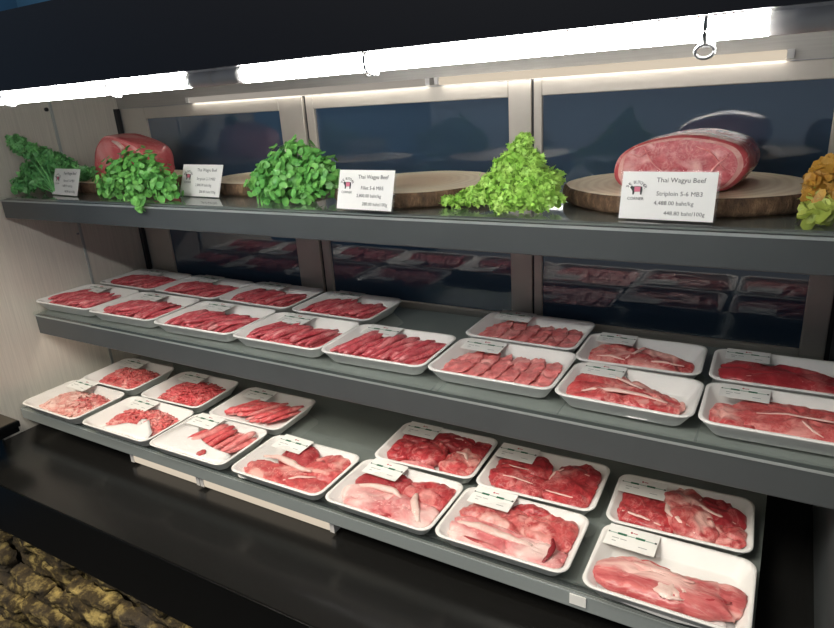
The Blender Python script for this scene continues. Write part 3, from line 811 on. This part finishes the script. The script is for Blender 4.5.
        P('beef_chunk', [(.30, .30), (.48, .20), (.60, .34), (.58, .58), (.44, .70), (.30, .58)], .006, .024, M['lean'], sd+1, .004, 45)
        P('beef_chunk', [(.36, .70), (.54, .62), (.72, .66), (.78, .82), (.60, .92), (.40, .90)], .006, .022, M['lean_dark'], sd+2, .003, 45)
        P('beef_chunk', [(.60, .26), (.78, .12), (.91, .22), (.92, .52), (.82, .66), (.66, .56)], .006, .022, M['steak'], sd+3, .004, 45)
        P('beef_chunk', [(.76, .58), (.92, .56), (.94, .78), (.84, .88), (.74, .76)], .006, .020, M['lean_dark'], sd+4, .003, 45)
        P('beef_chunk', [(.12, .62), (.28, .60), (.36, .72), (.30, .86), (.14, .86)], .006, .018, M['lean_dark'], sd+5, .003, 45)
        P('fat_scrap', [(.26, .16), (.44, .10), (.60, .14), (.54, .22), (.36, .24)], .005, .017, M['fatty'], sd+6, .003, 45)
        S([(.70, .52, .026), (.80, .48, .028), (.86, .34, .027)], 0, .003, M['vein'])
        S([(.56, .80, .027), (.66, .82, .027), (.72, .76, .026)], 0, .002, M['vein'])
    elif key == 'D6':
        P('beef_piece', [(.09, .30), (.24, .18), (.44, .16), (.55, .30), (.52, .50), (.34, .56), (.12, .50)], .005, .021, M['lean'], sd, .004, 40, (-.05, .1))
        P('beef_piece', [(.10, .50), (.30, .44), (.52, .50), (.54, .68), (.44, .84), (.26, .80), (.12, .70)], .006, .023, M['lean'], sd+1, .004, 40, (.05, 0))
        P('beef_piece', [(.28, .58), (.44, .54), (.54, .66), (.46, .86), (.34, .84)], .012, .018, M['lean_dark'], sd+5, .003, 40)
        P('beef_piece', [(.54, .24), (.70, .09), (.88, .12), (.92, .40), (.90, .70), (.82, .88), (.64, .86), (.54, .62)], .005, .024, M['lean'], sd+2, .005, 40)
        P('beef_piece', [(.62, .52), (.78, .46), (.90, .56), (.90, .74), (.80, .88), (.66, .84)], .014, .014, M['lean_dark'], sd+3, .003, 40, (.1, .05))
        S([(.14, .34, .024), (.30, .30, .028), (.46, .28, .026)], 0, .0016, M['vein'])
        S([(.56, .46, .024), (.58, .60, .027), (.64, .70, .029)], 0, .0022, M['vein'])
        S([(.58, .22, .026), (.70, .18, .028), (.84, .20, .026)], 0, .002, M['vein'])
        S([(.12, .56, .026), (.26, .52, .029), (.40, .52, .028)], 0, .0014, M['vein'])
        S([(.80, .66, .031), (.88, .66, .029), (.95, .66, .025)], 0, .0012, M['vein'])
    elif key == 'D7':
        P('beef_piece', [(.07, .36), (.18, .20), (.38, .16), (.50, .24), (.48, .60), (.30, .78), (.12, .70)], .005, .019, M['lean'], sd, .004, 40, label='darker lean piece')
        P('beef_piece', [(.40, .46), (.48, .22), (.66, .10), (.76, .24), (.70, .52), (.62, .84), (.48, .92), (.38, .76)], .007, .028, M['marbled'], sd+1, .004, 40)
        P('beef_piece', [(.62, .44), (.78, .38), (.91, .46), (.90, .68), (.74, .88), (.60, .80)], .007, .023, M['lean_dark'], sd+2, .003, 40)
        P('beef_piece', [(.70, .20), (.84, .10), (.92, .18), (.92, .42), (.80, .46), (.70, .38)], .006, .022, M['marbled'], sd+3, .003, 40)
        S([(.40, .62, .026), (.42, .40, .029), (.52, .26, .029), (.64, .14, .025)], 0, .005, M['vein'])
        S([(.64, .84, .026), (.60, .62, .033), (.74, .52, .030), (.88, .48, .025)], 0, .003, M['vein'])
        S([(.10, .30, .020), (.24, .24, .023), (.40, .19, .020)], 0, .003, M['vein'])
    lu, lv = LPOS[key]
    sm = key in ('A7', 'A8', 'B7', 'B8')
    price_label(t, W, L, lu-.035, lv-.022, .064 if sm else .074, .041 if sm else .047, rot=math.radians(-1.5), z=TH+.0008 if key not in ('C1', 'C3', 'C4', 'C5', 'C6', 'D6') else TH+.0062)

# ------------------------------------------------------------------ wooden slabs
def slab(label, cx, cy, rx, ry, seed, h=.0235, rot=0.0, zb=-.172):
    t = thing('wood_slab', label, 'wooden board', (cx, cy, zb), rot, 'wooden slabs on the top shelf')
    n_ = 72; body = MB(); vs, fs = [], []
    def rad(a, k): return 1 + .045*noise.noise(Vector((math.cos(a)*1.4, math.sin(a)*1.4, seed))) + .012*noise.noise(Vector((math.cos(a)*9, math.sin(a)*9, seed+k*.4)))
    prof = [(.975, 0), (1.0, .25), (1.005, .6), (.99, .92), (.975, 1.0)]
    for k, (r, zz) in enumerate(prof):
        for i in range(n_):
            a = 2*math.pi*i/n_; q = rad(a, k)*r
            vs.append((rx*q*math.cos(a), ry*q*math.sin(a), h*zz))
    for k in range(4):
        for i in range(n_):
            j = (i+1) % n_; fs.append((k*n_+i, k*n_+j, (k+1)*n_+j, (k+1)*n_+i))
    fs.append(tuple(range(n_))[::-1])
    body.add(vs, fs, 0, True)
    part('bark', body, M['bark'], t, local=True)
    top = MB(); vs = []; fs = []
    for r, zz in ((.975, h), (.955, h+.0008), (.5, h+.0010), (.1, h+.0010)):
        for i in range(n_):
            a = 2*math.pi*i/n_; q = rad(a, 4)*r; vs.append((rx*q*math.cos(a), ry*q*math.sin(a), zz))
    for k in range(3):
        for i in range(n_):
            j = (i+1) % n_; fs.append((k*n_+i, k*n_+j, (k+1)*n_+j, (k+1)*n_+i))
    fs.append(tuple(3*n_+i for i in range(n_)))
    top.add(vs, fs, 0, False)
    part('cut_face', top, M['wood'], t, local=True)
    return t
slab('round wooden slab under the red roast at the left end of the top shelf', -1.395, 1.005, .165, .118, 1.0)
slab('bare wooden slab between the second price sign and the bushy green sprig', -.955, 1.025, .138, .112, 2.0)
slab('bare wooden slab behind the third price sign and beside the lime fern', -.578, .978, .148, .136, 3.0, rot=.3)
slab('large wooden slab under the marbled roast on the right of the top shelf', -.137, .990, .174, .138, 4.0, rot=-.1)

# ------------------------------------------------------------------ roasts
def roast(label, loc, rotz, outline, length, mats, seed, bulge=1.0, group='beef roasts on wooden slabs'):
    """loft of a rounded cross-section (x,z) along y; front end is the cut face"""
    t = thing('beef_roast', label, 'meat', loc, rotz, group)
    pts = catmull([Vector((x, 0, z)) for x, z in outline], 8); n_ = len(pts); c_ = sum(pts, Vector())/n_
    body = MB(); vs, fs = [], []
    prof = [(.93, 0.0), (.985, .012), (1.0, .05), (1.02, .25), (1.03, .5), (.99, .75), (.86, .92), (.6, .985), (.25, 1.0)]
    for k, (r, u) in enumerate(prof):
        for p in pts:
            q = c_+(p-c_)*r
            if k > 0:
                d = 1+.035*noise.noise(Vector((q.x*16, u*2.2, q.z*16+seed))); q = c_+(q-c_)*d
            vs.append((q.x, u*length, max(q.z, 0.0004)))
    for k in range(len(prof)-1):
        for i in range(n_):
            j = (i+1) % n_; fs.append((k*n_+i, (k+1)*n_+i, (k+1)*n_+j, k*n_+j))
    fs.append(tuple((len(prof)-1)*n_+i for i in range(n_))[::-1])
    body.add(vs, fs, 0, True)
    part('roast_side', body, mats[0], t, local=True)
    def ring_mesh(r0, r1, yy0, yy1):
        m_ = MB(); v = []; f = []
        for r, yy in ((r0, yy0), ((r0+r1)/2, (yy0+yy1)/2), (r1, yy1)):
            for i, p in enumerate(pts):
                w = 1+.06*noise.noise(Vector((p.x*25, seed, p.z*25))) if r < .9 else 1
                q = c_+(p-c_)*r*w; v.append((q.x, yy, max(q.z, .0004)))
        for k in range(2):
            for i in range(n_):
                j = (i+1) % n_; f.append((k*n_+i, k*n_+j, (k+1)*n_+j, (k+1)*n_+i))
        m_.add(v, f, 0, True); return m_, n_
    m_, _ = ring_mesh(.93, .85, 0.0, -.003)
    part('fat_rim', m_, mats[1], t, local=True)
    face = MB(); v = []; f = []
    for r in (.86, .65, .42, .2):
        for p in pts:
            w = 1+.06*noise.noise(Vector((p.x*25, seed, p.z*25)))
            q = c_+(p-c_)*r*w
            v.append((q.x, -.0031-.002*(1-r)+.0012*noise.noise(Vector((q.x*60, q.z*60, seed))), max(q.z, .0004)))
    for k in range(3):
        for i in range(n_):
            j = (i+1) % n_; f.append((k*n_+i, k*n_+j, (k+1)*n_+j, (k+1)*n_+i))
    f.append(tuple(3*n_+i for i in range(n_)))
    face.add(v, f, 0, True)
    part('cut_face', face, mats[2], t, local=True)
    return t, pts, c_
R4 = [(-.082, .012), (-.060, .002), (.02, .0005), (.050, .001), (.068, .010), (.082, .034), (.070, .058), (.03, .070), (-.01, .072), (-.05, .064), (-.076, .050), (-.085, .031)]
t4, _, _ = roast('large marbled roast with pink cut face on the right wooden slab', (-.132, .905, -.1475), math.radians(-4), R4, .160, [M['roast'], M['fat_rim'], M['cut']], 2.0)
def face_vein(t, pts, r, mat, name='fat_vein'):
    P3 = [Vector((x, -.0052, z)) for x, z in pts]
    out = []
    for i in range(len(P3)-1):
        for k in range(4): out.append(P3[i].lerp(P3[i+1], k/4))
    out.append(P3[-1])
    out = [p+Vector((.0015*noise.noise(p*90), 0, .0015*noise.noise(p*90+Vector((5, 0, 0))))) for p in out]
    part(name, MB().tube(out, [r*(.4+.6*math.sin(math.pi*(i+.5)/len(out))) for i in range(len(out))], 6), mat, t, local=True)
face_vein(t4, [(-.045, .058), (-.035, .040), (-.020, .026)], .0009, M['slice_meat'])
face_vein(t4, [(.060, .050), (.045, .034), (.034, .018), (.036, .006)], .0013, M['slice_meat'])
face_vein(t4, [(.020, .060), (.040, .050), (.056, .030)], .0010, M['slice_meat'])
face_vein(t4, [(-.064, .050), (-.050, .046), (-.036, .054)], .0008, M['slice_meat'])
R1 = [(-.094, .010), (-.080, .001), (.0, .0005), (.080, .001), (.088, .02), (.088, .052), (.07, .072), (.03, .088), (-.015, .098), (-.045, .092), (-.075, .066), (-.090, .034)]
t1, _, _ = roast('smooth red roast on the left wooden slab behind the small-leaved green sprig', (-1.362, .955, -.1475), math.radians(3), R1, .10, [M['roast_pink'], M['roast_pink'], M['roast_pink']], 6.0)
tube = [Vector((x, -.006+.02*abs(x-.02), z)) for x, z in [(.000, .086), (.018, .080), (.030, .070), (.022, .058), (.012, .044)]]
part('fat_seam', MB().tube(tube, [.002, .005, .006, .004, .002], 8), M['vein'], t1, local=True)

# ------------------------------------------------------------------ greens
def leaf_round(mb, p, nrm, r, mi, rnd, lobes=0, cup=.25, stretch=1.0, n=8):
    nrm = nrm.normalized(); a = nrm.cross(Vector((rnd.uniform(-1, 1), rnd.uniform(-1, 1), rnd.uniform(-1, 1))))
    if a.length < 1e-3: a = nrm.cross(Vector((1, 0, 0)))
    a.normalize(); b = nrm.cross(a)
    vs = [p - nrm*(r*cup)]
    for i in range(n):
        t_ = 2*math.pi*i/n
        rr = r*(1+(.35*math.cos(lobes*t_) if lobes else 0))
        vs.append(p + a*(rr*stretch*math.cos(t_)) + b*(rr*math.sin(t_)) + nrm*(r*cup*.6*(math.cos(2*t_))*.5))
    mb.add(vs, [(0, 1+i, 1+(i+1) % n) for i in range(n)], mi, True)

def herb(label, loc, clumps, kind, mats, seed, name='green_sprig', grp='green sprigs on the top shelf', top_mats=None):
    t = thing(name, label, 'greens', loc, 0, grp); rnd = random.Random(seed)
    mb = MB(); top = MB()
    for (x, y, z, r, count) in clumps:
        cen = Vector((x, y, z))
        for i in range(int(count*(1.5 if kind in ('round', 'ovate') else 1))):
            d = Vector((rnd.gauss(0, 1), rnd.gauss(0, 1), rnd.gauss(0, 1)+.25)).normalized()
            q = rnd.uniform(.45, 1.0)**.5
            p = cen + Vector((d.x*r, d.y*r, d.z*r*.85))*q
            if p.z < -.166 and p.y > .806: p.z = -.166+rnd.uniform(0, .004)
            nrm = (d + Vector((rnd.uniform(-.6, .6), rnd.uniform(-.9, .1), rnd.uniform(-.1, .8)))).normalized()
            if kind in ('round', 'ovate') and i % 4 == 0 and r > .02:      # sprigs that stick out of the bush
                p = cen + Vector((d.x*r, d.y*r, d.z*r))*rnd.uniform(1.0, 1.42)
                if p.z < -.166: p.z = -.166
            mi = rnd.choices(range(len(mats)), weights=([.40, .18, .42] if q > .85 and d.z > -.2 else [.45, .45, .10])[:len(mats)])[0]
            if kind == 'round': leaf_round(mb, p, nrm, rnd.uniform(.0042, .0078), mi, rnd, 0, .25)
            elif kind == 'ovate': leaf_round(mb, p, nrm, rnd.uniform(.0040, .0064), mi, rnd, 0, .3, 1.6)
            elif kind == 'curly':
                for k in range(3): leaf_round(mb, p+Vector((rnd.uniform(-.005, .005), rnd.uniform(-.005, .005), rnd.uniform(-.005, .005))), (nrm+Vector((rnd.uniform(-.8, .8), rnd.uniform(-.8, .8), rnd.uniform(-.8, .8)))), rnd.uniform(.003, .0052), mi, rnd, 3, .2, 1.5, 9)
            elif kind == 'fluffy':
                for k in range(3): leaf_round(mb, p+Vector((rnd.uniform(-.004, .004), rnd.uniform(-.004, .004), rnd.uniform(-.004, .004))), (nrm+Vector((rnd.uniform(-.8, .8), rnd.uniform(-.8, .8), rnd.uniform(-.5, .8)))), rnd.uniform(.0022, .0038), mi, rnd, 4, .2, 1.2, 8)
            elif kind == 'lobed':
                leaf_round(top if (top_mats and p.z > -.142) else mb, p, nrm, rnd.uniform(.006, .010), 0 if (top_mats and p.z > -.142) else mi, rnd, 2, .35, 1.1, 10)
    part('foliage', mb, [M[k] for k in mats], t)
    if top_mats: part('amber_tips', top, [M[k] for k in top_mats], t)['label'] = 'amber leaf tips'
    sm = MB(); base = Vector((loc[0], loc[1], -.168))
    for (x, y, z, r, count) in clumps:
        e = Vector((x, y, z)); mid = base.lerp(e, .5)+Vector((0, 0, .006))
        sm.tube([base, mid, e], [.0022, .0018, .0010], 6)
    part('stem', sm, M[mats[0]], t)
    return t
herb('dark curly green branch against the end panel behind the smallest price sign', (-1.48, .86, -.172),
     [(-1.572, .85, -.053, .020, 55), (-1.556, .85, -.066, .018, 40), (-1.517, .85, -.073, .020, 60), (-1.520, .875, -.086, .022, 70), (-1.512, .90, -.104, .026, 90), (-1.485, .905, -.117, .024, 80), (-1.550, .858, -.118, .027, 90), (-1.590, .848, -.150, .022, 60), (-1.550, .862, -.145, .026, 90), (-1.525, .905, -.143, .028, 100), (-1.468, .912, -.138, .024, 80), (-1.44, .92, -.132, .018, 40)],
     'curly', ['g_kale', 'g_dark', 'g_kale2'], 11)
herb('bright small-leaved green sprig in front of the left roast, drooping over the shelf edge', (-1.17, .855, -.172),
     [(-1.259, .85, -.145, .028, 70), (-1.176, .86, -.110, .034, 110), (-1.095, .85, -.136, .030, 80), (-1.162, .846, -.145, .034, 110), (-1.235, .86, -.118, .028, 75), (-1.132, .86, -.118, .030, 85), (-1.208, .85, -.140, .032, 95), (-1.075, .845, -.155, .022, 45), (-1.265, .845, -.160, .020, 35), (-1.113, .803, -.168, .012, 20), (-1.108, .800, -.182, .008, 10)],
     'round', ['g_mid', 'g_dark', 'g_bright'], 12)
herb('bushy green sprig with glossy pointed leaves between the second and third price signs', (-.765, .878, -.172),
     [(-.751, .88, -.090, .026, 70), (-.805, .89, -.108, .030, 85), (-.715, .88, -.115, .028, 75), (-.838, .872, -.144, .028, 75), (-.765, .865, -.135, .036, 120), (-.702, .882, -.138, .026, 65), (-.733, .866, -.150, .026, 70), (-.802, .858, -.154, .026, 70), (-.691, .897, -.133, .018, 30), (-.847, .895, -.120, .022, 45), (-.775, .87, -.112, .032, 90)],
     'ovate', ['g_mid', 'g_dark', 'g_bright'], 13)
herb('fluffy lime green fern between the third wooden slab and the right roast', (-.36, .862, -.172),
     [(-.340, .87, -.092, .020, 130), (-.355, .868, -.112, .024, 160), (-.322, .862, -.118, .024, 160), (-.302, .862, -.136, .024, 150), (-.362, .852, -.136, .028, 190), (-.328, .846, -.146, .026, 170), (-.398, .862, -.150, .020, 100), (-.432, .868, -.160, .014, 60), (-.460, .872, -.164, .010, 40), (-.351, .828, -.160, .017, 90), (-.302, .845, -.152, .020, 110), (-.298, .878, -.128, .018, 70), (-.288, .862, -.154, .014, 60), (-.332, .868, -.074, .010, 40), (-.318, .87, -.098, .012, 45), (-.385, .86, -.128, .012, 45), (-.412, .855, -.148, .010, 40)],
     'fluffy', ['g_lime', 'g_soft', 'g_bright'], 14)
herb('lettuce-like sprig with amber tips at the right end of the top shelf', (.036, .868, -.172),
     [(.026, .872, -.138, .014, 40), (.040, .888, -.116, .018, 60), (.028, .88, -.125, .014, 40), (.022, .845, -.160, .011, 30), (.040, .845, -.156, .014, 40), (.032, .858, -.146, .018, 60), (.052, .87, -.135, .020, 50), (.056, .875, -.115, .016, 35)],
     'lobed', ['olive', 'g_soft'], 15, top_mats=['amber'])

# ------------------------------------------------------------------ price signs
def text_mesh(lines):
    """lines: (string, x, z, size, align, tilt) laid in the x-z plane; returns one mesh"""
    out = MB()
    for s_, x, z, size, al, rot in lines:
        cu = bpy.data.curves.new('lettering', 'FONT'); cu.body = s_; cu.size = size; cu.align_x = al; cu.align_y = 'CENTER'; cu.resolution_u = 2
        ob = bpy.data.objects.new('lettering', cu); COL.objects.link(ob)
        dg = bpy.context.evaluated_depsgraph_get(); dg.update()
        me = bpy.data.meshes.new_from_object(ob.evaluated_get(dg))
        ca, sa = math.cos(rot), math.sin(rot)
        vs = [(x + v.co.x*ca - v.co.y*sa, -.0009, z + v.co.x*sa + v.co.y*ca) for v in me.vertices]
        out.add(vs, [tuple(p.vertices) for p in me.polygons])
        bpy.data.objects.remove(ob); bpy.data.curves.remove(cu); bpy.data.meshes.remove(me)
    return out
def sign(label, xl, xr, y, yaw, w, h, lines, lean=.36):
    t = thing('price_sign', label, 'sign', ((xl+xr)/2, y, -.172), yaw, 'price signs on the top shelf')
    Rm = Matrix.Rotation(-lean, 4, 'X')
    def loc(mb):
        me = mb.mesh('x'); me.transform(Rm); return me
    part('card', loc(MB().box(-w/2, w/2, -.0004, .0004, .002, h)), M['paper'], t, local=True)
    hb = MB(); hb.box(-w/2-.003, w/2+.003, .0008, .0022, 0, h+.002)
    part('holder', loc(hb), M['acrylic'], t, local=True)
    ft = MB(); ft.box(-w/2-.003, w/2+.003, -.002, .032, 0, .0012)
    part('foot', ft, M['acrylic'], t, local=True)
    part('lettering', loc(text_mesh([(s_, x*w, z*h, sz*h, al, 0) for s_, x, z, sz, al in lines])), M['ink'], t, local=True)
    arc = []; word = 'THE BUTCHER'
    cx, cz, rad_ = -.335*w, .63*h, .135*h*1.25
    for i, ch in enumerate(word):
        a = math.radians(158 - 136*i/(len(word)-1))
        arc.append((ch, cx+rad_*1.15*math.cos(a), cz+rad_*.9*math.sin(a), .088*h, 'CENTER', a-math.pi/2))
    arc.append(('CORNER', cx, cz-.185*h, .085*h, 'CENTER', 0))
    part('emblem_lettering', loc(text_mesh(arc)), M['ink'], t, local=True)
    # bull emblem: dark body with a pink flank
    def flat(poly, yy):
        m_ = MB(); n_ = len(poly)
        v = [(cx+x*h, yy, cz+z*h) for x, z in poly] + [(cx+x*h, yy+.0003, cz+z*h) for x, z in poly]
        f = [tuple(range(n_)), tuple(range(2*n_-1, n_-1, -1))]+[(i, n_+i, n_+(i+1) % n_, (i+1) % n_) for i in range(n_)]
        m_.add(v, f); return m_
    bull = [(-.13, .045), (-.10, .085), (-.07, .065), (.02, .072), (.115, .065), (.125, .0), (.115, -.10), (.085, -.10), (.08, -.04), (-.03, -.045), (-.04, -.10), (-.07, -.10), (-.075, -.03), (-.105, .015)]
    part('emblem', loc(flat(bull, -.0010)), M['ink'], t, local=True)
    part('emblem', loc(flat([(-.04, .062), (.085, .058), (.082, -.038), (-.035, -.042)], -.0014)), M['pink'], t, local=True)
    return t
def L4(cut, kg, hg): return [('Thai Wagyu Beef', .13, .83, .135, 'CENTER'), (cut, .13, .56, .125, 'CENTER'), (kg, .08, .37, .115, 'CENTER'), (hg, .20, .17, .112, 'CENTER')]
sign('smallest looking white price sign in front of the dark curly branch', -1.500, -1.370, .850, math.radians(-6), .116, .062, L4('Round 5-6 MB3', '1,488.00 baht/kg', '148.80 baht/100g'))
sign('white price sign between the small-leaved sprig and the bare wooden slab', -1.099, -.968, .886, math.radians(-5), .126, .066, L4('Striploin 2-3 MB3', '2,888.00 baht/kg', '288.80 baht/100g'))
sign('white price sign leaning at the left front of the bare third wooden slab', -.639, -.527, .817, math.radians(-4), .110, .064, L4('Fillet 5-6 MB5', '2,800.00 baht/kg', '280.00 baht/100g'), .30)
sign('large clear-framed price sign in front of the marbled right roast', -.191, -.077, .826, math.radians(-3), .112, .061, L4('Striploin 5-6 MB3', '4,488.00 baht/kg', '448.80 baht/100g'), .24)

# ------------------------------------------------------------------ light
w = bpy.data.worlds.new('world'); SC.world = w; w.use_nodes = True
bg = w.node_tree.nodes['Background']; bg.inputs[0].default_value = (.85, .92, 1.0, 1); bg.inputs[1].default_value = .17
def area(name, loc, size, power, col, rot=(0, 0, 0)):
    l = bpy.data.lights.new(name, 'AREA'); l.size = size; l.energy = power; l.color = col
    o = bpy.data.objects.new(name, l); o.location = (loc[0], loc[1], loc[2]+EYE); o.rotation_euler = rot; COL.objects.link(o)
area('ceiling_lamp', (-.7, -.9, 1.3), .6, 45, (1, .93, .82), (math.radians(20), 0, 0))
area('ceiling_lamp', (-1.9, -.3, 1.3), .3, 20, (1, .80, .55), (math.radians(12), 0, 0))

SC.view_settings.view_transform = 'Standard'; SC.view_settings.look = 'None'
SC.view_settings.exposure = 0.17; SC.view_settings.gamma = 1.0; SC.view_settings.use_curve_mapping = False
try:
    SC.cycles.use_denoising = True
    SC.cycles.max_bounces = 8; SC.cycles.transparent_max_bounces = 12
except Exception: pass
